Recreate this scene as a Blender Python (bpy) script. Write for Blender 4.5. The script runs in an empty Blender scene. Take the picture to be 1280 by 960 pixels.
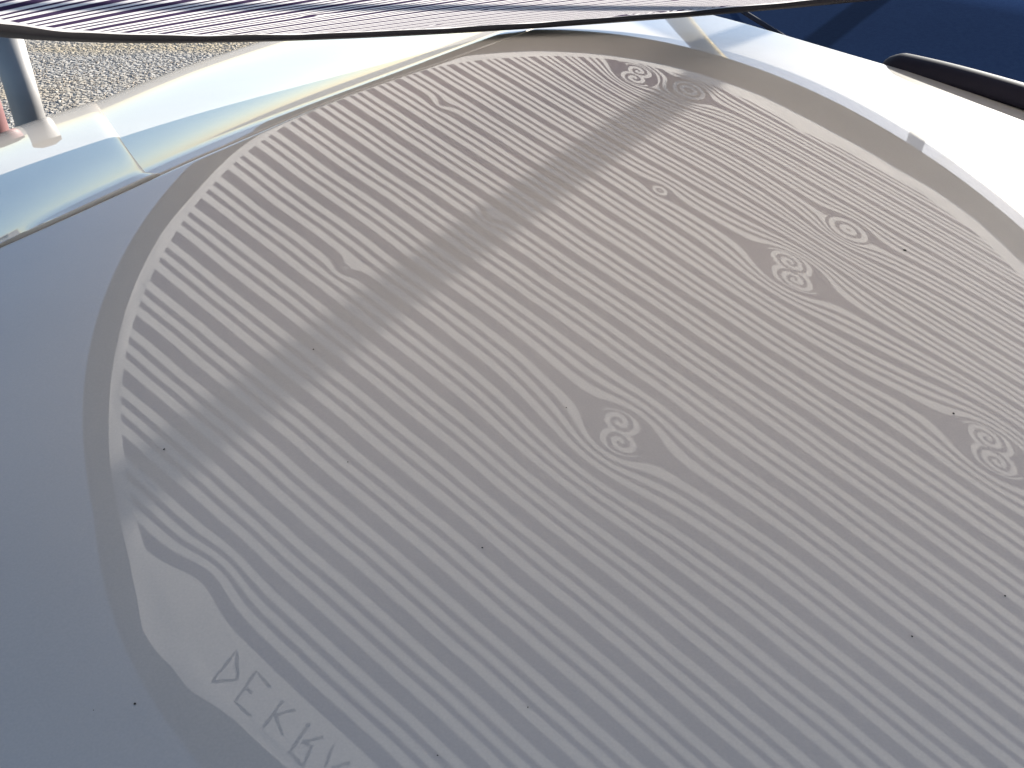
import bpy, bmesh, math, random
import numpy as np
from mathutils import Vector, Matrix

random.seed(4); rng = np.random.default_rng(4)
S = 0.30          # metres per modelling unit
ZH = 0.95         # height of the bonnet above the ground (m)
def W(p): return Vector((p[0]*S, p[1]*S, p[2]*S + ZH))

sc = bpy.context.scene
# ------------------------------------------------------------------ camera
cd = bpy.data.cameras.new('camera'); cam = bpy.data.objects.new('camera', cd); sc.collection.objects.link(cam)
cd.lens = 36.0*1065.75/1280.0; cd.sensor_width = 36.0; cd.clip_start = 0.01; cd.clip_end = 2000
_R = Vector((0.9996, 0.0169, 0.0246)).normalized(); _F = Vector((0.0, 0.8248, -0.5654)).normalized()
_U = _R.cross(_F).normalized(); _R = _F.cross(_U).normalized()
M = Matrix((_R, _U, -_F)).transposed().to_4x4(); M.translation = W((0, 0, 1)); cam.matrix_world = M
sc.camera = cam
# ------------------------------------------------------------------ sky and sun
SUN_EL, SUN_AZ = math.radians(20.1), math.radians(36.3)     # azimuth from +Y towards +X
wd = bpy.data.worlds.new('World'); sc.world = wd; wd.use_nodes = True
nt = wd.node_tree; bg = nt.nodes['Background']
sky = nt.nodes.new('ShaderNodeTexSky'); sky.sky_type = 'NISHITA'; sky.sun_disc = False
sky.sun_elevation = SUN_EL; sky.sun_rotation = SUN_AZ; sky.air_density = 0.75; sky.dust_density = 0.5; sky.ozone_density = 1.5
nt.links.new(sky.outputs[0], bg.inputs[0]); bg.inputs[1].default_value = 0.068
sunv = Vector((math.sin(SUN_AZ)*math.cos(SUN_EL), math.cos(SUN_AZ)*math.cos(SUN_EL), math.sin(SUN_EL)))
sd = bpy.data.lights.new('sun', 'SUN'); sd.energy = 4.8; sd.angle = math.radians(0.55); sd.color = (1.0, 0.93, 0.84)
so = bpy.data.objects.new('sun', sd); sc.collection.objects.link(so)
so.rotation_euler = sunv.to_track_quat('Z', 'Y').to_euler(); so.location = (3, 4, 6)
sc.view_settings.view_transform = 'Standard'; sc.view_settings.look = 'None'
sc.view_settings.exposure = 1.75; sc.view_settings.gamma = 1.0; sc.view_settings.use_curve_mapping = False

# ------------------------------------------------------------------ helpers
def link(name, me, mat=None, parent=None):
    o = bpy.data.objects.new(name, me); sc.collection.objects.link(o)
    if mat is not None and me is not None: me.materials.append(mat)
    if parent is not None: o.parent = parent
    return o
def mesh(name, verts, faces, smooth=True):
    me = bpy.data.meshes.new(name); me.from_pydata([tuple(v) for v in verts], [], [tuple(f) for f in faces]); me.update()
    if smooth: me.polygons.foreach_set('use_smooth', [True]*len(me.polygons))
    return me
def tag(o, label, cat, group=None):
    o['label'] = label; o['category'] = cat
    if group: o['group'] = group
def grid_faces(nr, ncl, closed=False):
    fs = []
    for i in range(nr-1):
        for j in range(ncl if closed else ncl-1):
            j2 = (j+1) % ncl
            fs.append((i*ncl+j, i*ncl+j2, (i+1)*ncl+j2, (i+1)*ncl+j))
    return fs
def loft(rows, closed=False): return [p for r in rows for p in r], grid_faces(len(rows), len(rows[0]), closed)
def rot_up(me):      # make normals face up on average
    bm = bmesh.new(); bm.from_mesh(me); bmesh.ops.recalc_face_normals(bm, faces=bm.faces)
    if sum(f.normal.z*f.calc_area() for f in bm.faces) < 0: bmesh.ops.reverse_faces(bm, faces=bm.faces)
    bm.to_mesh(me); bm.free(); return me
def tube(path, radii, seg=24, cap=True):
    vs, fs = [], []
    n = len(path)
    for i, p in enumerate(path):
        t = (Vector(path[min(i+1, n-1)]) - Vector(path[max(i-1, 0)])).normalized()
        a = t.orthogonal().normalized() if i == 0 else (a - t*a.dot(t)).normalized()
        b = t.cross(a)
        for k in range(seg):
            w = 2*math.pi*k/seg; vs.append(Vector(p) + (a*math.cos(w) + b*math.sin(w))*radii[i])
    for i in range(n-1):
        for k in range(seg):
            k2 = (k+1) % seg; fs.append((i*seg+k, i*seg+k2, (i+1)*seg+k2, (i+1)*seg+k))
    if cap: fs.append(tuple(range(seg))[::-1]); fs.append(tuple((n-1)*seg+k for k in range(seg)))
    return vs, fs

def mat(name):
    m = bpy.data.materials.new(name); m.use_nodes = True
    return m, m.node_tree, m.node_tree.nodes['Principled BSDF']
def setp(b, **k):
    for a, v in k.items(): b.inputs[a.replace('_', ' ')].default_value = v

# ------------------------------------------------------------------ materials
def paint(name, col, bump=0.0):
    m, t, b = mat(name)
    tc = t.nodes.new('ShaderNodeTexCoord')
    n1 = t.nodes.new('ShaderNodeTexNoise'); n1.inputs['Scale'].default_value = 900; n1.inputs['Detail'].default_value = 2
    n2 = t.nodes.new('ShaderNodeTexNoise'); n2.inputs['Scale'].default_value = 7; n2.inputs['Detail'].default_value = 6
    t.links.new(tc.outputs['Object'], n1.inputs['Vector']); t.links.new(tc.outputs['Object'], n2.inputs['Vector'])
    r = t.nodes.new('ShaderNodeValToRGB'); r.color_ramp.elements[0].position = .3; r.color_ramp.elements[1].position = .7
    r.color_ramp.elements[0].color = tuple(c*.93 for c in col)+(1,); r.color_ramp.elements[1].color = tuple(min(1, c*1.06) for c in col)+(1,)
    mx = t.nodes.new('ShaderNodeMix'); mx.inputs[0].default_value = .5
    t.links.new(n1.outputs[0], mx.inputs[2]); t.links.new(n2.outputs[0], mx.inputs[3]); t.links.new(mx.outputs[0], r.inputs[0])
    t.links.new(r.outputs[0], b.inputs['Base Color'])
    rr = t.nodes.new('ShaderNodeMapRange'); rr.inputs[3].default_value = .0; rr.inputs[4].default_value = .035
    t.links.new(n2.outputs[0], rr.inputs[0]); t.links.new(rr.outputs[0], b.inputs['Coat Roughness'])
    setp(b, Metallic=.03, Specular_IOR_Level=.08, Roughness=.45, Coat_Weight=1.0, Coat_IOR=1.55)
    return m
PAINT = paint('silver_white_car_paint', (.51, .462, .395))

m, t, b = mat('black_plastic_trim'); BLACK = m
n = t.nodes.new('ShaderNodeTexNoise'); n.inputs['Scale'].default_value = 60
mr = t.nodes.new('ShaderNodeMapRange'); mr.inputs[3].default_value = .6; mr.inputs[4].default_value = .8
t.links.new(n.outputs[0], mr.inputs[0]); t.links.new(mr.outputs[0], b.inputs['Roughness'])
setp(b, Base_Color=(.009, .008, .011, 1)); b.inputs['Specular IOR Level'].default_value = 0.0
m, t, b = mat('wiper_rubber'); WIPER = m
n = t.nodes.new('ShaderNodeTexNoise'); n.inputs['Scale'].default_value = 80
mr = t.nodes.new('ShaderNodeValToRGB'); mr.color_ramp.elements[0].color = (.010, .008, .014, 1); mr.color_ramp.elements[1].color = (.018, .015, .022, 1)
t.links.new(n.outputs[0], mr.inputs[0]); t.links.new(mr.outputs[0], b.inputs['Base Color']); setp(b, Roughness=.6, Specular_IOR_Level=.12)
m, t, b = mat('black_sheet_rim'); RIM = m
n = t.nodes.new('ShaderNodeTexNoise'); n.inputs['Scale'].default_value = 14; n.inputs['Detail'].default_value = 6
mr = t.nodes.new('ShaderNodeValToRGB'); mr.color_ramp.elements[0].color = (.005, .003, .007, 1); mr.color_ramp.elements[1].color = (.010, .007, .012, 1)
t.links.new(n.outputs[0], mr.inputs[0]); t.links.new(mr.outputs[0], b.inputs['Base Color']); setp(b, Roughness=.75)

# thin dark windscreen glass: fresnel mirror over a tinted see-through sheet
m, t, b = mat('windscreen_glass'); GLASS = m
t.nodes.remove(b); out = t.nodes['Material Output']
gl = t.nodes.new('ShaderNodeBsdfGlossy'); gl.inputs['Roughness'].default_value = .03
tr = t.nodes.new('ShaderNodeBsdfTransparent'); tr.inputs[0].default_value = (.86, .90, .92, 1)
fr = t.nodes.new('ShaderNodeFresnel'); fr.inputs[0].default_value = 1.52; ms = t.nodes.new('ShaderNodeMixShader')
t.links.new(fr.outputs[0], ms.inputs[0]); t.links.new(tr.outputs[0], ms.inputs[1]); t.links.new(gl.outputs[0], ms.inputs[2])
t.links.new(ms.outputs[0], out.inputs[0])

def ramp_mat(name, scale, stops, rough, bump=0, detail=8):
    m, t, b = mat(name)
    tc = t.nodes.new('ShaderNodeTexCoord'); n = t.nodes.new('ShaderNodeTexNoise'); n.inputs['Scale'].default_value = scale; n.inputs['Detail'].default_value = detail
    t.links.new(tc.outputs['Object'], n.inputs['Vector'])
    r = t.nodes.new('ShaderNodeValToRGB'); e = r.color_ramp.elements
    e[0].position, e[0].color = stops[0][0], stops[0][1]+(1,); e[1].position, e[1].color = stops[-1][0], stops[-1][1]+(1,)
    for p, c in stops[1:-1]: x = e.new(p); x.color = c+(1,)
    t.links.new(n.outputs[0], r.inputs[0]); t.links.new(r.outputs[0], b.inputs['Base Color']); b.inputs['Roughness'].default_value = rough
    if bump:
        bp = t.nodes.new('ShaderNodeBump'); bp.inputs['Strength'].default_value = bump; bp.inputs['Distance'].default_value = .01
        t.links.new(n.outputs[0], bp.inputs['Height']); t.links.new(bp.outputs[0], b.inputs['Normal'])
    return m
STEEL = ramp_mat('galvanised_steel', 9, [(.3, (.19, .19, .19)), (.7, (.27, .27, .265))], .6); STEEL.node_tree.nodes['Principled BSDF'].inputs['Metallic'].default_value = .35
WHITEP = ramp_mat('white_post_paint', 9, [(.3, (.72, .72, .70)), (.7, (.80, .80, .78))], .5)
REDP = ramp_mat('faded_red_paint', 12, [(.3, (.12, .05, .055)), (.7, (.17, .07, .07))], .6)
DASH = ramp_mat('dashboard_sky_tint', 120, [(.3, (.005, .011, .034)), (.7, (.007, .015, .042))], 1.0); DASH.node_tree.nodes['Principled BSDF'].inputs['Specular IOR Level'].default_value = 0  # navy put into the vinyl for sky reflection and haze on the glass
GREY = ramp_mat('grey_pencil_line', 300, [(.3, (.08, .075, .09)), (.7, (.12, .11, .13))], .9)
SPECK = ramp_mat('dark_grit', 200, [(.3, (.02, .018, .015)), (.7, (.05, .04, .03))], .9)

# ------------------------------------------------------------------ node maths for the printed grain
class Nx:
    """tiny expression builder over math nodes"""
    t = None
    def __init__(s, sock): s.s = sock
    @staticmethod
    def op(name, *a):
        n = Nx.t.nodes.new('ShaderNodeMath'); n.operation = name
        for i, v in enumerate(a):
            if isinstance(v, Nx): Nx.t.links.new(v.s, n.inputs[i])
            else: n.inputs[i].default_value = float(v)
        return Nx(n.outputs[0])
    def __add__(s, o): return Nx.op('ADD', s, o)
    __radd__ = __add__
    def __sub__(s, o): return Nx.op('SUBTRACT', s, o)
    def __rsub__(s, o): return Nx.op('SUBTRACT', o, s)
    def __mul__(s, o): return Nx.op('MULTIPLY', s, o)
    __rmul__ = __mul__
    def __truediv__(s, o): return Nx.op('DIVIDE', s, o)
    def __rtruediv__(s, o): return Nx.op('DIVIDE', o, s)
def sstep(x, a, b):
    n = Nx.t.nodes.new('ShaderNodeMapRange'); n.interpolation_type = 'SMOOTHSTEP'
    Nx.t.links.new(x.s, n.inputs[0]); n.inputs[1].default_value = a; n.inputs[2].default_value = b
    return Nx(n.outputs[0])

CO = [11.194107571709793, 3.6490363704907964, 4.673469467880313, 0.07384494939954604, 0.39857707424897754, 0.29938254005164117, 0.013789798322870417, 0.12962840929615288, 0.3340630311214039, 0.1733644870906086]
def phi0(x, y): return CO[0] + CO[1]*x + CO[2]*y + CO[3]*x*x + CO[4]*x*y + CO[5]*y*y + CO[6]*x**3 + CO[7]*x*x*y + CO[8]*x*y*y + CO[9]*y**3
def grad0(x, y):
    e = 1e-4; return ((phi0(x+e, y)-phi0(x-e, y))/(2*e), (phi0(x, y+e)-phi0(x, y-e))/(2*e))
#   centre u, v, half length, half width, rings, lobe offset (0 = single)
KNOTS = [(-0.2448, -0.5729, .118, .090, 2.0, .42, -.55), (0.5207, 0.3941, .165, .112, 2.6, .42, -.5),
         (0.8443, 0.7478, .110, .080, 2.0, .05, 0.), (1.1327, -0.3984, .150, .108, 2.6, .42, -.5),
         (-0.0159, 0.7846, .045, .034, 1.4, .05, 0.), (-0.0798, 1.7200, .12, .095, 2.0, .40, -.3),
         (0.1900, 1.6600, .10, .085, 2.4, .05, 0.), (-1.016, 1.2135, .018, .014, 0, .05, 0.),
         (-1.264, 0.0546, .016, .014, 0, .05, 0.), (-0.747, 0.4389, .016, .013, 0, .05, 0.)]

def grain_material():
    m, t, b = mat('grain_print'); t.nodes.remove(b); out = t.nodes['Material Output']; Nx.t = t
    tc = t.nodes.new('ShaderNodeTexCoord'); sp = t.nodes.new('ShaderNodeSeparateXYZ'); t.links.new(tc.outputs['Object'], sp.inputs[0])
    X, Y = Nx(sp.outputs[0]), Nx(sp.outputs[1])
    ns = []
    for sc_, dt in ((2.2, 1), (16, 2), (90, 1)):
        n = t.nodes.new('ShaderNodeTexNoise'); n.inputs['Scale'].default_value = sc_; n.inputs['Detail'].default_value = dt
        t.links.new(tc.outputs['Object'], n.inputs['Vector']); ns.append(Nx(n.outputs[0]) - .5)
    lin = CO[0] + X*(CO[1] + X*(CO[3] + CO[6]*X)) + Y*(CO[2] + Y*(CO[5] + CO[9]*Y)) + X*Y*(CO[4] + CO[7]*X + CO[8]*Y)
    lin = lin + ns[0]*.10 + ns[1]*.018 + ns[2]*.012
    # the outermost band dips round a hollow near the lettering
    dx, dy = X + 1.43, Y + 1.235
    lin = lin - .23*Nx.op('EXPONENT', (dx*dx + dy*dy)*-90.0)
    ph = lin; rings_acc = []
    for (cx, cy, a, w, N, off, ang) in KNOTS:
        gx, gy = grad0(cx, cy); G = math.hypot(gx, gy); gx /= G; gy /= G
        px, py = X - cx, Y - cy
        s = px*gy - py*gx; q = px*gx + py*gy
        sn, qn = s/a, q/w; r2 = sn*sn + qn*qn
        rho = Nx.op('SQRT', r2)
        bias = (round(phi0(cx, cy)) - phi0(cx, cy)) if N > 0 else .22
        far = Nx.op('EXPONENT', r2*-.10)
        outside = Nx.op('MAXIMUM', r2, 1.0)
        damp = Nx.op('EXPONENT', (outside-1.0)*-.045)
        ph = ph - G*q/outside*damp + bias*far
        ins = Nx.op('LESS_THAN', r2, 1.0)
        if N > 0:
            wn, wq = sn + ns[1]*.14, qn + ns[2]*.10
            R_l = .68 if off > .3 else .98
            if off > .3:
                ox, oy = off*math.sin(ang), off*math.cos(ang)
                sg = Nx.op('SIGN', wn*ox + wq*oy)
                lx, ly = wn*sg - ox, wq*sg - oy
                th = Nx.op('ARCTAN2', ly, lx)*(1/(2*math.pi))
            else: lx, ly, th = wn, wq, None
            core = N*(1.0 - Nx.op('SQRT', lx*lx + ly*ly)/R_l)
            if th is not None: core = core + th
            core = Nx.op('MAXIMUM', core, 0.0)*(1.0 - sstep(rho, .86, 1.0))
            cf = Nx.op('FRACT', core); cf = Nx.op('MINIMUM', cf, 1.0 - cf)
            rd = 1.0 - sstep(cf, .19, .25)
            rings_acc.append((ins, rd))
    p = Nx.op('FRACT', ph)
    def bump_at(c, h, soft=.018):
        d = Nx.op('ABSOLUTE', p - c); return 1.0 - sstep(d, h-soft, h+soft)
    d0 = Nx.op('MINIMUM', p, 1.0 - p)
    thick = 1.0 - sstep(d0, .135-.018, .135+.018)
    dark = Nx.op('MAXIMUM', thick, Nx.op('MAXIMUM', bump_at(.37, .058), bump_at(.635, .062)))
    for ins, rd in rings_acc: dark = dark + (rd - dark)*ins
    dark = dark*sstep(ph, -.28, -.24)
    rag = Nx.t.nodes.new('ShaderNodeMix'); rag.data_type = 'RGBA'
    t.links.new(dark.s, rag.inputs[0])
    rag.inputs[6].default_value = LIGHT; rag.inputs[7].default_value = DARK
    sheet_shader(t, rag.outputs[2], out, tc)
    return m
LIGHT = (.84, .82, .79, 1); DARK = (.055, .036, .078, 1)
def sheet_shader(t, col, out, tc):
    """thin back-lit cloth: part diffuse, part translucent"""
    fib = t.nodes.new('ShaderNodeTexNoise'); fib.inputs['Scale'].default_value = 260; fib.inputs['Detail'].default_value = 3
    t.links.new(tc.outputs['Object'], fib.inputs['Vector'])
    mp = t.nodes.new('ShaderNodeMapRange'); mp.inputs[1].default_value = .3; mp.inputs[2].default_value = .7; mp.inputs[3].default_value = .9; mp.inputs[4].default_value = 1.0
    t.links.new(fib.outputs[0], mp.inputs[0])
    mul = t.nodes.new('ShaderNodeVectorMath'); mul.operation = 'SCALE'
    t.links.new(col, mul.inputs[0]); t.links.new(mp.outputs[0], mul.inputs['Scale'])
    df = t.nodes.new('ShaderNodeBsdfDiffuse'); trl = t.nodes.new('ShaderNodeBsdfTranslucent')
    t.links.new(mul.outputs[0], df.inputs[0]); t.links.new(mul.outputs[0], trl.inputs[0])
    ms = t.nodes.new('ShaderNodeMixShader'); ms.inputs[0].default_value = .62
    t.links.new(df.outputs[0], ms.inputs[1]); t.links.new(trl.outputs[0], ms.inputs[2]); t.links.new(ms.outputs[0], out.inputs[0])
GRAIN = grain_material()
m, t, b = mat('plain_sheet_cloth'); t.nodes.remove(b); BORDER = m
tc = t.nodes.new('ShaderNodeTexCoord'); rg = t.nodes.new('ShaderNodeRGB'); rg.outputs[0].default_value = LIGHT
sheet_shader(t, rg.outputs[0], t.nodes['Material Output'], tc)

# ------------------------------------------------------------------ ground
m, t, b = mat('gravel_ground'); tc = t.nodes.new('ShaderNodeTexCoord')
v = t.nodes.new('ShaderNodeTexVoronoi'); v.inputs['Scale'].default_value = 42
n1 = t.nodes.new('ShaderNodeTexNoise'); n1.inputs['Scale'].default_value = 1.1; n1.inputs['Detail'].default_value = 5
mp = t.nodes.new('ShaderNodeMapping'); mp.inputs['Scale'].default_value = (.5, 1.6, 1); mp.inputs['Rotation'].default_value = (0, 0, .35)
t.links.new(tc.outputs['Object'], v.inputs['Vector']); t.links.new(tc.outputs['Object'], mp.inputs[0]); t.links.new(mp.outputs[0], n1.inputs['Vector'])
r1 = t.nodes.new('ShaderNodeValToRGB'); r1.color_ramp.elements[0].color = (.18, .178, .168, 1); r1.color_ramp.elements[1].color = (.26, .255, .24, 1)
t.links.new(v.outputs['Color'], r1.inputs[0])
r2 = t.nodes.new('ShaderNodeValToRGB'); r2.color_ramp.elements[0].position = .5; r2.color_ramp.elements[1].position = .66
mx = t.nodes.new('ShaderNodeMix'); mx.data_type = 'RGBA'; mx.inputs[7].default_value = (.26, .22, .15, 1)
t.links.new(n1.outputs[0], r2.inputs[0]); t.links.new(r2.outputs[0], mx.inputs[0]); t.links.new(r1.outputs[0], mx.inputs[6]); t.links.new(mx.outputs[2], b.inputs['Base Color'])
bp = t.nodes.new('ShaderNodeBump'); bp.inputs['Strength'].default_value = .7; bp.inputs['Distance'].default_value = .02; bp.invert = True
t.links.new(v.outputs['Distance'], bp.inputs['Height']); t.links.new(bp.outputs[0], b.inputs['Normal']); setp(b, Roughness=.95)
GROUND = m
o = link('ground', mesh('ground', [(-600, -600, 0), (600, -600, 0), (600, 600, 0), (-600, 600, 0)], [(0, 1, 2, 3)], False), GROUND); o['kind'] = 'structure'

# loose stones as real geometry where the ground shows
m, t, b = mat('gravel_stones'); at = t.nodes.new('ShaderNodeAttribute'); at.attribute_name = 'tint'
t.links.new(at.outputs['Color'], b.inputs['Base Color']); setp(b, Roughness=.9)
STONE = m
def stones(N=130000):
    octv = np.array([(1, 0, 0), (-1, 0, 0), (0, 1, 0), (0, -1, 0), (0, 0, 1), (0, 0, -1)], float)
    octf = np.array([(0, 2, 4), (2, 1, 4), (1, 3, 4), (3, 0, 4), (2, 0, 5), (1, 2, 5), (3, 1, 5), (0, 3, 5)])
    x = rng.uniform(-4.6, .2, N); y = rng.uniform(2.4, 7.6, N); r = rng.lognormal(math.log(.0043), .33, N)
    sc3 = np.stack([r*rng.uniform(.8, 1.5, N), r*rng.uniform(.7, 1.2, N), r*rng.uniform(.5, .9, N)], 1)
    V = octv[None]*sc3[:, None]*(1 + rng.uniform(-.28, .28, (N, 6, 1)))
    th = rng.uniform(0, 2*math.pi, N); c, s_ = np.cos(th), np.sin(th); ti = rng.uniform(-.5, .5, N)
    V[:, :, 2] += V[:, :, 0]*ti[:, None]
    X = V[:, :, 0]*c[:, None] - V[:, :, 1]*s_[:, None]; Y = V[:, :, 0]*s_[:, None] + V[:, :, 1]*c[:, None]
    V = np.stack([X + x[:, None], Y + y[:, None], V[:, :, 2] - r[:, None]*.12], 2).reshape(-1, 3)
    F = (octf[None] + (np.arange(N)*6)[:, None, None]).reshape(-1, 3)
    me = bpy.data.meshes.new('gravel'); me.vertices.add(len(V)); me.vertices.foreach_set('co', V.ravel())
    me.loops.add(F.size); me.loops.foreach_set('vertex_index', F.ravel().astype(np.int32))
    me.polygons.add(len(F)); me.polygons.foreach_set('loop_start', np.arange(0, F.size, 3, dtype=np.int32))
    me.update(calc_edges=True)
    band = np.sin(y*2.1 + x*.75 + np.sin(x*1.7)*.6) + rng.normal(0, .45, N)
    g = rng.uniform(.215, .275, N)
    col = np.stack([g*1.03, g*.98, g*.89, np.ones(N)], 1)
    yl = band > .75; col[yl, 0] = g[yl]*1.15; col[yl, 1] = g[yl]*.97; col[yl, 2] = g[yl]*.76
    ca = me.color_attributes.new('tint', 'FLOAT_COLOR', 'POINT'); ca.data.foreach_set('color', np.repeat(col, 6, 0).ravel())
    return me
o = link('gravel', stones(), STONE); o['kind'] = 'stuff'; o['label'] = 'loose grey gravel with straw coloured streaks beyond the car'; o['category'] = 'gravel'

# ------------------------------------------------------------------ the car
A = Vector((.479, .878, 0)); L = Vector((.878, -.479, 0))        # towards the rear / across, in modelling units
car = link('car', None); car.location = W((.3, 2.4, 0)) - Vector((0, 0, ZH))
tag(car, 'silver white car seen across its glossy bonnet, windscreen at the right', 'car')
def carpart(name, me, m, parent=None):
    o = link(name, me, m, parent or car)
    o.matrix_parent_inverse = Matrix.Translation(-car.location) if parent is None else Matrix.Identity(4)
    return o
KX, KY = .026948961644100954, -.003982644276951985
def zh(x, y): return -KX/2*x*x - KY/2*(y-1.2)**2
GAP = [(-1.9, 1.05), (-1.72, 1.42), (-1.546, 1.781), (-1.389, 2.08), (-1.287, 2.292), (-1.212, 2.455), (-1.084, 2.738), (-.98, 2.937), (-.78, 3.339), (-.668, 3.534), (-.36, 4.0), (-.052, 4.51), (.201, 4.954), (.56, 5.60)]
gq = [(p[0]*A.x + p[1]*A.y) for p in GAP]; gl_ = [(p[0]*L.x + p[1]*L.y) for p in GAP]
def left_l(q): return float(np.interp(q, gq, gl_))
RL = [-2.3, -1.9, -1.37, -.73, -.24, .12, .6]; RQ = [5.30, 5.22, 5.04, 4.76, 4.56, 4.40, 4.30]
def rear_q(l):
    l2 = l if l <= .6 else 1.2 - l
    return float(np.interp(l2, RL, RQ))
RIGHT = 3.35
rows = []
NQ, NL = 110, 90
def roll(d, R=.018): # rounded edge drop, d = distance inside the edge
    return 0 if d > R else (R - math.sqrt(max(0, R*R - (R-d)**2)))*.6
for i in range(NQ+1):
    row = []
    fq = i/NQ
    for j in range(NL+1):
        fl = j/NL; fl = fl if 0 < j < NL else fl
        # denser samples near both side edges
        fl = .5 - .5*math.cos(math.pi*fl)
        fr = .5 - .5*math.cos(math.pi*fq)
        l = -2.4 + fl*(RIGHT+2.4)
        q0 = -.9; q = q0 + fr*(rear_q(l) - q0)
        lL = left_l(q) if q > gq[0] else gl_[0]
        rgt = 1.2 - lL
        l = lL + fl*(rgt - lL)
        q = q0 + fr*(rear_q(l) - q0)
        p = A*q + L*l
        dq = min(rear_q(l)-q, q-q0); dl = min(l-lL, rgt-l)
        z = zh(p.x, p.y) - roll(dl) - roll(dq)
        row.append(W((p.x, p.y, z)))
    rows.append(row)
# skirts folded down on every side
def skirted(rows, d=.10):
    nr = len(rows); nc_ = len(rows[0])
    dn = lambda p, e=d: Vector((p.x, p.y, p.z - e*S))
    rows = [[dn(r[0])] + r + [dn(r[-1])] for r in rows]
    return [[dn(p) for p in rows[0]]] + rows + [[dn(p) for p in rows[-1]]]
hood = carpart('bonnet', rot_up(mesh('bonnet', *loft(skirted(rows)))), PAINT)

def bez(a, b, c, d, t): return a*(1-t)**3 + b*3*t*(1-t)**2 + c*3*t*t*(1-t) + d*t**3
TT = [(-1.85, 1.10, .0), (-1.68, 1.44, .0), (-1.52, 1.76, .0), (-1.43, 1.96, .0), (-1.335, 2.30, .0), (-1.231, 2.564, .0), (-1.112, 2.829, .0), (-1.006, 3.036, .0), (-.795, 3.416, .0), (-.455, 3.99, .0), (-.075, 4.66, .0), (.33, 5.36, .0)]
SS = [(-2.42, 1.70, -.14), (-2.30, 2.1, -.12), (-2.20, 2.42, -.12), (-2.09, 2.87, -.12), (-1.98, 3.31, -.12), (-1.852, 3.621, -.12), (-1.724, 4.063, -.12), (-1.598, 4.434, -.12), (-1.351, 4.995, -.12), (-1.06, 5.55, -.12), (-.72, 6.1, -.12), (-.40, 6.6, -.12)]
def spl(pts, n):
    pts = [Vector(p) for p in pts]; out = []
    m_ = len(pts)-1
    for i in range(n+1):
        x = i/n*m_; k = min(int(x), m_-1); f = x-k
        p0, p1, p2, p3 = pts[max(k-1, 0)], pts[k], pts[k+1], pts[min(k+2, m_)]
        out.append(.5*((2*p1) + (p2-p0)*f + (2*p0-5*p1+4*p2-p3)*f*f + (3*p1-p0-3*p2+p3)*f**3))
    return out
def fender_rows(i0, i1, n=60, lift=0.0, inset=0.0):
    T_, S_ = spl(TT, 110), spl([(x*1.152, y*1.152, -.29) for x, y, z in SS], 110)
    G_ = []
    for T in T_:      # nearest point of the bonnet's edge
        best = None
        for (x0, y0), (x1, y1) in zip(GAP[:-1], GAP[1:]):
            dx, dy = x1-x0, y1-y0; k = max(0, min(1, ((T.x-x0)*dx + (T.y-y0)*dy)/(dx*dx+dy*dy)))
            d_ = (T.x-x0-k*dx)**2 + (T.y-y0-k*dy)**2
            if best is None or d_ < best[0]: best = (d_, Vector((x0+k*dx, y0+k*dy, 0)))
        G_.append(best[1])
    a, b_ = int(i0*10), int(i1*10)
    rows = []
    for i in range(a, b_+1):
        T, Sx = T_[i].copy(), S_[i]
        ez = zh(G_[i].x, G_[i].y); T.z = ez - .007
        hor = (Sx - T); hor.z = 0; out = hor.normalized()
        view = (Sx - Vector((0, 0, 1))).normalized()
        g_ = G_[i] + out*.009; g_.z = T.z - .016; gd = Vector((-out.x, -out.y, 0))
        g_.z = ez - .003; gi = g_ + gd*.004
        prof = [gi + Vector((0, 0, -.16)), gi + Vector((0, 0, -.04)), gi + Vector((0, 0, -.014)), gi + Vector((0, 0, -.009)), g_ + Vector((0, 0, -.003)), g_ - gd*.003, g_ - gd*.006, g_.lerp(T, .3), g_.lerp(T, .6), g_.lerp(T, .85), g_.lerp(T, .95)]
        P1 = T + out*hor.length*.38 + Vector((0, 0, -.18*hor.length*.38))
        P2 = Sx - Vector((view.x, view.y, view.z))*hor.length*.33
        for k in range(25): prof.append(bez(T, P1, P2, Sx, k/24))
        prof += [Sx + out*.05 + Vector((0, 0, -.03)), Sx + out*.10 + Vector((0, 0, -.09)), Sx + out*.14 + Vector((0, 0, -.2)), Sx + out*.17 + Vector((0, 0, -.5)), Sx + out*.18 + Vector((0, 0, -1.1)), Sx + out*.12 + Vector((0, 0, -2.2))]
        if lift:
            cen_ = (T+Sx)/2 + Vector((0, 0, -.6))
            prof = [p + (p-cen_).normalized()*lift*(0.0 if k < 3 else min(1, (k-2)*.25)) for k, p in enumerate(prof)]
        rows.append([W(p) for p in prof])
    return rows
fr_ = fender_rows(4.4, 11)
fender = carpart('wing', rot_up(mesh('wing', *loft(fr_))), PAINT)
# front corner shell: stands proud of the wing and ends in a rounded lip
hr = fender_rows(0, 5.0, lift=.014)
back = fender_rows(5.0, 5.0, lift=.0)[0]; last = hr[-1]; prev = hr[-2]
lip = []
for w in (.15, .3, .45, .6, .75, .9, 1.0):
    lip.append([Vector(l_).lerp(Vector(b2), 1-math.cos(w*math.pi/2)) + (Vector(l_)-Vector(p_)).normalized()*(.075*S*math.sin(w*math.pi/2)) for l_, b2, p_ in zip(last, back, prev)])
lamp = carpart('front_corner_panel', rot_up(mesh('front_corner_panel', *loft(hr + lip))), PAINT)

# dark well below the shut line so the gap reads dark
wl = []
for i, p in enumerate(spl([(x, y, 0) for x, y in GAP], 60)):
    wl.append([W((p.x + .12, p.y - .07, -.14)), W((p.x - .16, p.y + .09, -.14))])
carpart('shut_line_channel', rot_up(mesh('shut_line_channel', *loft(wl))), BLACK)

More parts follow.
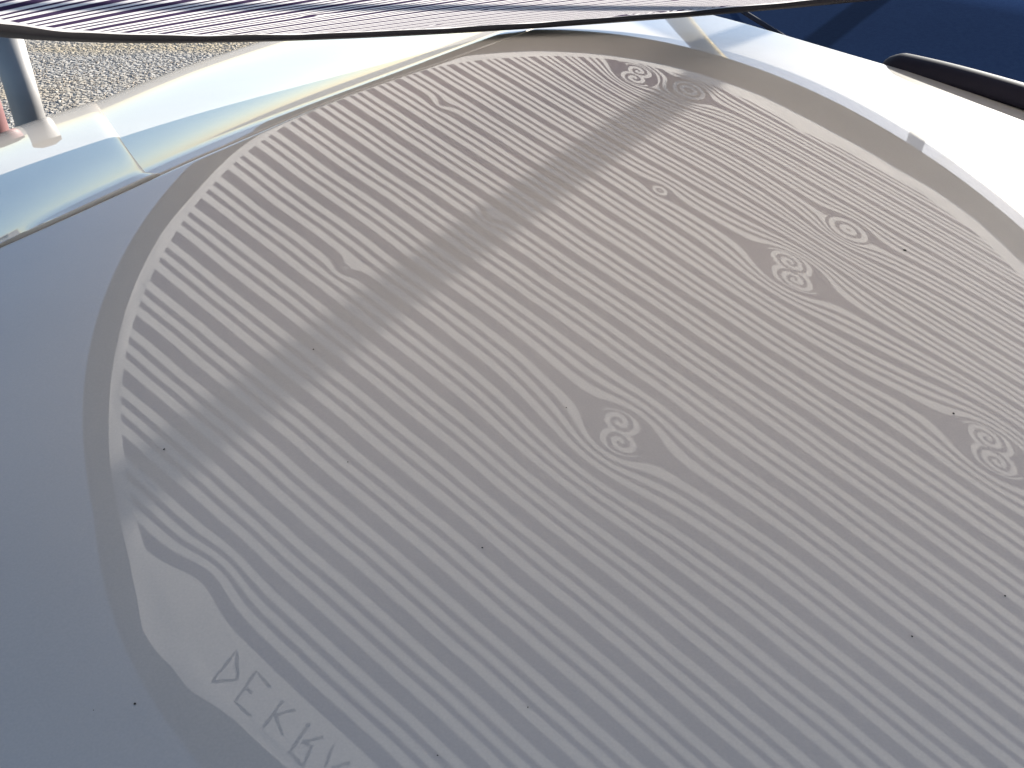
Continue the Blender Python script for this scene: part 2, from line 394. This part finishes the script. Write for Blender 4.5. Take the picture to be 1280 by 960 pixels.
# the rest of the front end: bumper below the bonnet's leading edge and the other wing
lA = gl_[0]; lB = 1.2 - lA
def fr(l, dq, z): p = A*(-.9 - dq) + L*l; return W((p.x, p.y, z + zh(p.x, p.y)))
bump_rows = [[fr(lA - .25 + (lB-lA+.5)*k/40, dq - .9*(abs(k/20-1)**3), z) for dq, z in ((.01, -.03), (.06, -.06), (.25, -.2), (.42, -.5), (.55, -1.0), (.58, -1.5), (.45, -2.1), (.30, -2.35))] for k in range(41)]
carpart('front_bumper', rot_up(mesh('front_bumper', *loft(bump_rows))), PAINT)
def rw(q, dl, z): l = 1.2 - (left_l(q) if q > gq[0] else gl_[0]) + dl; p = A*q + L*l; return W((p.x, p.y, z + zh(p.x, p.y)))
wr = [[rw(-.9 + 6.4*k/60, dl, z) for dl, z in ((.012, -.14), (.012, -.006), (.10, -.006), (.4, -.06), (.7, -.17), (.9, -.4), (.95, -.9), (.95, -1.5), (.85, -2.35))] for k in range(61)]
carpart('wing', rot_up(mesh('wing', *loft(wr))), PAINT)

# windscreen base: cowl, glass, dashboard, pillar
def rc(l, dq, z):
    p = A*(rear_q(l)+dq) + L*l; return W((p.x, p.y, z + zh(p.x, p.y)))
ls = [-2.25 + k*(3.45+2.25-.1)/60 for k in range(61)]
cow = [[rc(l, -.06, -.12), rc(l, .01, -.15), rc(l, .06, -.20), rc(l, .12, -.21), rc(l, .16, -.23)] for l in ls]
cowl = carpart('scuttle_panel', rot_up(mesh('scuttle_panel', *loft(cow))), BLACK)
def ws(l, k, off=0.0):       # windscreen surface: k = 0 base .. 1 top
    e = 1 - ((l-.6)/3.0)**2*.10
    p = A*(rear_q(l) + .10 + k*3.1 + off) + L*(l*(1-.16*k) + .6*.16*k)
    bow = .10*math.sin(math.pi*k)
    return W((p.x, p.y, -.215 + k*1.72*e + bow + zh(p.x, p.y)*(1-k)))
g = [[ws(l, k/14) for k in range(15)] for l in ls]
glass = carpart('windscreen', rot_up(mesh('windscreen', *loft(g))), GLASS)
sl = [[ws(l, -.006) + Vector((0, 0, .002)), ws(l, .002) + Vector((0, 0, .004)), ws(l, .010) + Vector((0, 0, .002)), ws(l, .011)] for l in ls]
carpart('windscreen_seal', rot_up(mesh('windscreen_seal', *loft(sl))), BLACK)
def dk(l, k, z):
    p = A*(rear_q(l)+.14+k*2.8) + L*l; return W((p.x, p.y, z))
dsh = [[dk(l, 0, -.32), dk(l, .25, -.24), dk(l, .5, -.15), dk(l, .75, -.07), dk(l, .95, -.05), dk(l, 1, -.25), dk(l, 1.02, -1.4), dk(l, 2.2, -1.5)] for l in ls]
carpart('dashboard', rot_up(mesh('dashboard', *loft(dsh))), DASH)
for sgn, l_ in ((0, ls[0]), (1, ls[-1])):
    path = [ws(l_, k/10) + Vector((0, 0, .004)) for k in range(-1, 11)]
    vs, fs = tube(path, [.022]*len(path), 12); carpart('windscreen_pillar', mesh('windscreen_pillar', vs, fs), PAINT)

# wipers
def bar(path, wid, hgt, seg=14, name='wiper_blade'):
    """flat-bottomed rounded bar with a domed first end"""
    P = [Vector(p) for p in path]; rows = []
    for i, p in enumerate(P):
        t_ = (P[min(i+1, len(P)-1)] - P[max(i-1, 0)]); t_.z = 0; t_.normalize(); s_ = Vector((-t_.y, t_.x, 0))
        rows.append([W(p + s_*wid[i]*.5*math.cos(a_)*(1 if abs(math.cos(a_)) > .2 else 1) + Vector((0, 0, hgt[i]*max(0, math.sin(a_))))) for a_ in [math.pi*1.15*k/seg - .07*math.pi for k in range(seg+1)]])
    me = mesh(name, *loft(rows)); bm = bmesh.new(); bm.from_mesh(me); bmesh.ops.holes_fill(bm, edges=[e for e in bm.edges if e.is_boundary]); bmesh.ops.recalc_face_normals(bm, faces=bm.faces); bm.to_mesh(me); bm.free()
    return me
w_axis = spl([(x*1.055, y*1.055, z-.075) for x, y, z in ((1.725, 4.215, .02), (1.80, 4.09, .03), (1.92, 3.90, .035), (2.06, 3.66, .035), (2.22, 3.38, .03), (2.5, 3.0, .03))], 40)
wd_ = [.045 + .12*min(1, math.sqrt(i/5)) if i < 5 else .165 for i in range(41)]
hg_ = [.02 + .055*min(1, math.sqrt(i/5)) for i in range(41)]
carpart('wiper_arm', bar(w_axis, wd_, hg_), WIPER)
w2 = spl([(1.47, 4.60, -.05), (1.41, 4.9, -.03), (1.32, 5.3, -.01), (1.20, 5.8, .02), (1.05, 6.3, .06)], 30)
carpart('wiper_blade', bar(w2, [.022+.0008*i for i in range(31)], [.02]*31), WIPER)

# ------------------------------------------------------------------ the round printed sheet
Un = Vector((.9948, 0, .1017)); Nn = Vector((-.0988, .2385, .9661)).normalized(); Un = (Un - Nn*Un.dot(Nn)).normalized(); Vn = Nn.cross(Un)
CEN = Vector((.6233, 2.7574, .5568)); RR = 2.0722
SM = Matrix((Un*S, Vn*S, Nn*S)).transposed().to_4x4(); SM.translation = W(CEN)
sheet = link('round_sheet', None); sheet.matrix_world = Matrix.Translation(W(CEN))
tag(sheet, 'large round translucent sheet printed with dark wood grain stripes, leaning over the bonnet', 'printed sheet')
def part(name, me, m):
    o = link(name, me, m, sheet); o.matrix_parent_inverse = Matrix.Translation(-sheet.location); o.matrix_world = SM; o.matrix_basis = SM; return o
def tab(tb, th):
    a = [x for x, _ in tb]; r = [y for _, y in tb]
    return float(np.interp(th % 360, [a[-1]-360]+a+[a[0]+360], [r[-1]]+r+[r[0]]))
RIN = [(10, .935), (26, .909), (34, .912), (41, .901), (47, .882), (58, .874), (65, .88), (71, .892), (80, .898), (90, .904), (100, .909), (112, .9156), (135, .938), (158, .951), (169, .953), (175, .9595), (184, .9597), (199, .963), (206, .968), (211.5, .9705), (215.6, .976), (219, .985), (222, .9975), (224, .997), (226, .991), (228, .991), (230, .981), (232, .974), (235, .972), (245, .967), (300, .96), (345, .95)]
ROUT = [(0, 1.0), (205, .999), (211, 1.0), (218, 1.016), (223, 1.024), (228, 1.028), (235, 1.03), (250, 1.015), (270, 1.0)]
RS = [(22, .862), (30, .864), (38, .852), (46, .839), (55, .821), (63, .805), (72, .84), (82, .865), (93, .887), (113, .89), (149, .922), (158, .931), (170, .934), (182, .938), (191, .944), (204, .9475), (212.6, .952), (225, .96), (240, .955), (300, .93), (350, .885)]
HM = .02; NT = 720
def ring(tb, z, k=1.0, dr=0.0, ragged=0.0):
    o = []
    for i in range(NT):
        th = 360*i/NT; a_ = math.radians(th)
        r = (tab(tb, th)+dr)*RR*k
        if ragged: r += ragged*(math.sin(th*.9)*math.sin(th*.37+1) + .5*math.sin(th*2.3))
        o.append((r*math.cos(a_), r*math.sin(a_), z))
    return o
# smooth the tables a little by sampling
vs = []
for z, tb, dr in ((0, ROUT, -.003), (0, RIN, .002), (.003, RIN, 0), (.026, RIN, 0), (.030, RIN, .002), (.030, ROUT, -.003), (.026, ROUT, 0), (.004, ROUT, 0)):
    vs.append(ring(tb, z, 1.0, dr))
rv, rf = loft(vs + [vs[0]], True)
part('rim', mesh('rim', rv, rf), RIM)
b0 = ring(RS, HM); b1 = ring(RIN, HM, 1.0, .004)
mid = [[(p[0]*(1-f)+q[0]*f, p[1]*(1-f)+q[1]*f, HM + .004*math.sin(math.pi*f)*math.sin(i*.21)*math.sin(i*.043+1)) for i, (p, q) in enumerate(zip(b0, b1))] for f in (0, .25, .5, .75, 1)]
part('plain_border', mesh('plain_border', *loft(mid, True)), BORDER)
pr = [[(0, 0, HM)]*0]
rings_ = [[(p[0]*f, p[1]*f, HM) for p in b0] for f in (.02, .25, .5, .75, 1)]
pv, pf = loft(rings_, True); pf.append(tuple(range(NT))[::-1])
part('grain_print_panel', mesh('grain_print_panel', pv, pf, False), GRAIN)
LET = {'D': [[(-1.3236, -1.4996), (-1.2853, -1.4152), (-1.2629, -1.4894), (-1.3236, -1.4996)]],
 'E': [[(-1.1782, -1.5022), (-1.2223, -1.4639), (-1.2555, -1.5434), (-1.208, -1.575)], [(-1.2421, -1.5085), (-1.2168, -1.5189)]],
 'K': [[(-1.1383, -1.5317), (-1.172, -1.5984)], [(-1.1018, -1.5517), (-1.1542, -1.569)], [(-1.1495, -1.566), (-1.1216, -1.6139)]],
 'R': [[(-1.0635, -1.5817), (-1.0965, -1.6512), (-1.0578, -1.6781), (-1.0477, -1.6319), (-1.0725, -1.6249)], [(-1.0241, -1.6097), (-1.0702, -1.626)]],
 'Y': [[(-.9967, -1.6267), (-1.0066, -1.6786)], [(-.9474, -1.6637), (-.9891, -1.6773)]]}
for key, strokes in LET.items():
    vv, ff = [], []
    for k_, st in enumerate(strokes):
        pts = []
        for a_, b_ in zip(st[:-1], st[1:]):
            for f in (0, .25, .5, .75): pts.append(Vector((a_[0]*(1-f)+b_[0]*f, a_[1]*(1-f)+b_[1]*f)))
        pts.append(Vector(st[-1])); base = len(vv)
        for i, p in enumerate(pts):
            tt = (pts[min(i+1, len(pts)-1)] - pts[max(i-1, 0)]).normalized(); nn_ = Vector((-tt.y, tt.x))
            w_ = .0042*(1 + random.uniform(-.25, .25)); j = Vector((random.uniform(-1, 1), random.uniform(-1, 1)))*.0012
            zz = HM - .004 - .0005*k_
            vv += [(p.x+j.x+nn_.x*w_, p.y+j.y+nn_.y*w_, zz), (p.x+j.x-nn_.x*w_, p.y+j.y-nn_.y*w_, zz)]
        ff += [(base+2*i, base+2*i+1, base+2*i+3, base+2*i+2) for i in range(len(pts)-1)]
    part('letter', mesh('letter', vv, ff, False), GREY)

# ------------------------------------------------------------------ posts
def post(x, y, r, h, m, label, name='steel_post', lean=(0, 0)):
    p0 = Vector((0, 0, 0)); p1 = Vector((lean[0]*h, lean[1]*h, h))
    e = link(name, None); e.location = (x, y, 0); tag(e, label, 'post')
    vs, fs = tube([p0.lerp(p1, k/8) for k in range(9)], [r]*9, 32); link('tube', mesh('tube', vs, fs), m, e)
    vs, fs = tube([p1, p1+Vector((0, 0, .012)), p1+Vector((0, 0, .02))], [r*1.04, r*1.0, r*.5], 32); link('cap', mesh('cap', vs, fs), BLACK, e)
    vs, fs = tube([p0, p0+Vector((0, 0, .02)), p0+Vector((0, 0, .035))], [r*1.9, r*1.85, r*1.1], 32); link('base_collar', mesh('base_collar', vs, fs), m, e)
    return e
post(-2.62*S, 4.52*S, .078*S, .945, STEEL, 'pale grey steel post standing on the gravel beyond the front corner of the car')
post(-3.06*S, 4.86*S, .09*S, .90, REDP, 'faded red post at the left edge, partly behind the pale grey post', 'red_post')
# tall post towards the sun: the soft dark bar across the sheet is its shadow
bp0 = Vector((-.764, 2.289, .551)); bp1 = Vector((.442, 3.861, .2865))
PN = (bp1-bp0).cross(sunv).normalized(); up = (Vector((0, 0, 1)) - PN*PN.z).normalized()
c0 = W(bp0 + sunv*9.5); k_ = -c0.z/up.z; base = c0 + up*k_
post(base.x, base.y, .100*S, 9.0, WHITEP, 'tall white painted post standing behind the car towards the sun', 'tall_post', (up.x/up.z, up.y/up.z))

# ------------------------------------------------------------------ specks of grit on the paint
SP = [(1.088, 2.198, 1.5), (-.04, .987, .8), (-.638, 1.219, .9), (-.436, 1.572, .8), (-.488, .685, 1.0), (.78, .925, .8), (-.294, 1.193, .6), (.601, .837, .8), (-.08, .622, .6), (.034, .695, .6), (.11, 1.38, .6), (-.538, .674, .4), (.902, 1.415, 1.0)]
LB = ['black speck of grit on the bonnet right of the upper double knots', 'speck of grit near the middle of the bonnet below the central knot', 'speck of grit on the bonnet at the left end of the soft dark bar', 'speck of grit inside the soft dark bar near its middle', 'dark speck on the plain bonnet at the lower left, outside the reflected sheet', 'speck of grit low at the right edge of the bonnet', 'faint speck between two stripes left of centre', 'small speck low on the right half of the bonnet', 'tiny speck at the bottom edge near the middle', 'tiny speck just above the bottom edge, second from the middle', 'tiny speck just left of the central double knot', 'tiniest speck beside the dark one at the lower left', 'speck just above the knot at the right edge']
for (x, y, sz), lb in zip(SP, LB):
    bm = bmesh.new(); bmesh.ops.create_icosphere(bm, subdivisions=1, radius=.00062*sz*math.sqrt(max(.4, y)))
    for v_ in bm.verts: v_.co = Vector((v_.co.x*random.uniform(.7, 1.4), v_.co.y*random.uniform(.7, 1.4), v_.co.z*.5))
    me = bpy.data.meshes.new('grit_speck'); bm.to_mesh(me); bm.free()
    o = link('grit_speck', me, SPECK); o.location = W((x, y, zh(x, y))) + Vector((0, 0, .0003)); tag(o, lb, 'grit', 'specks of grit on the bonnet')

sc.cycles.max_bounces = 8; sc.cycles.transparent_max_bounces = 8
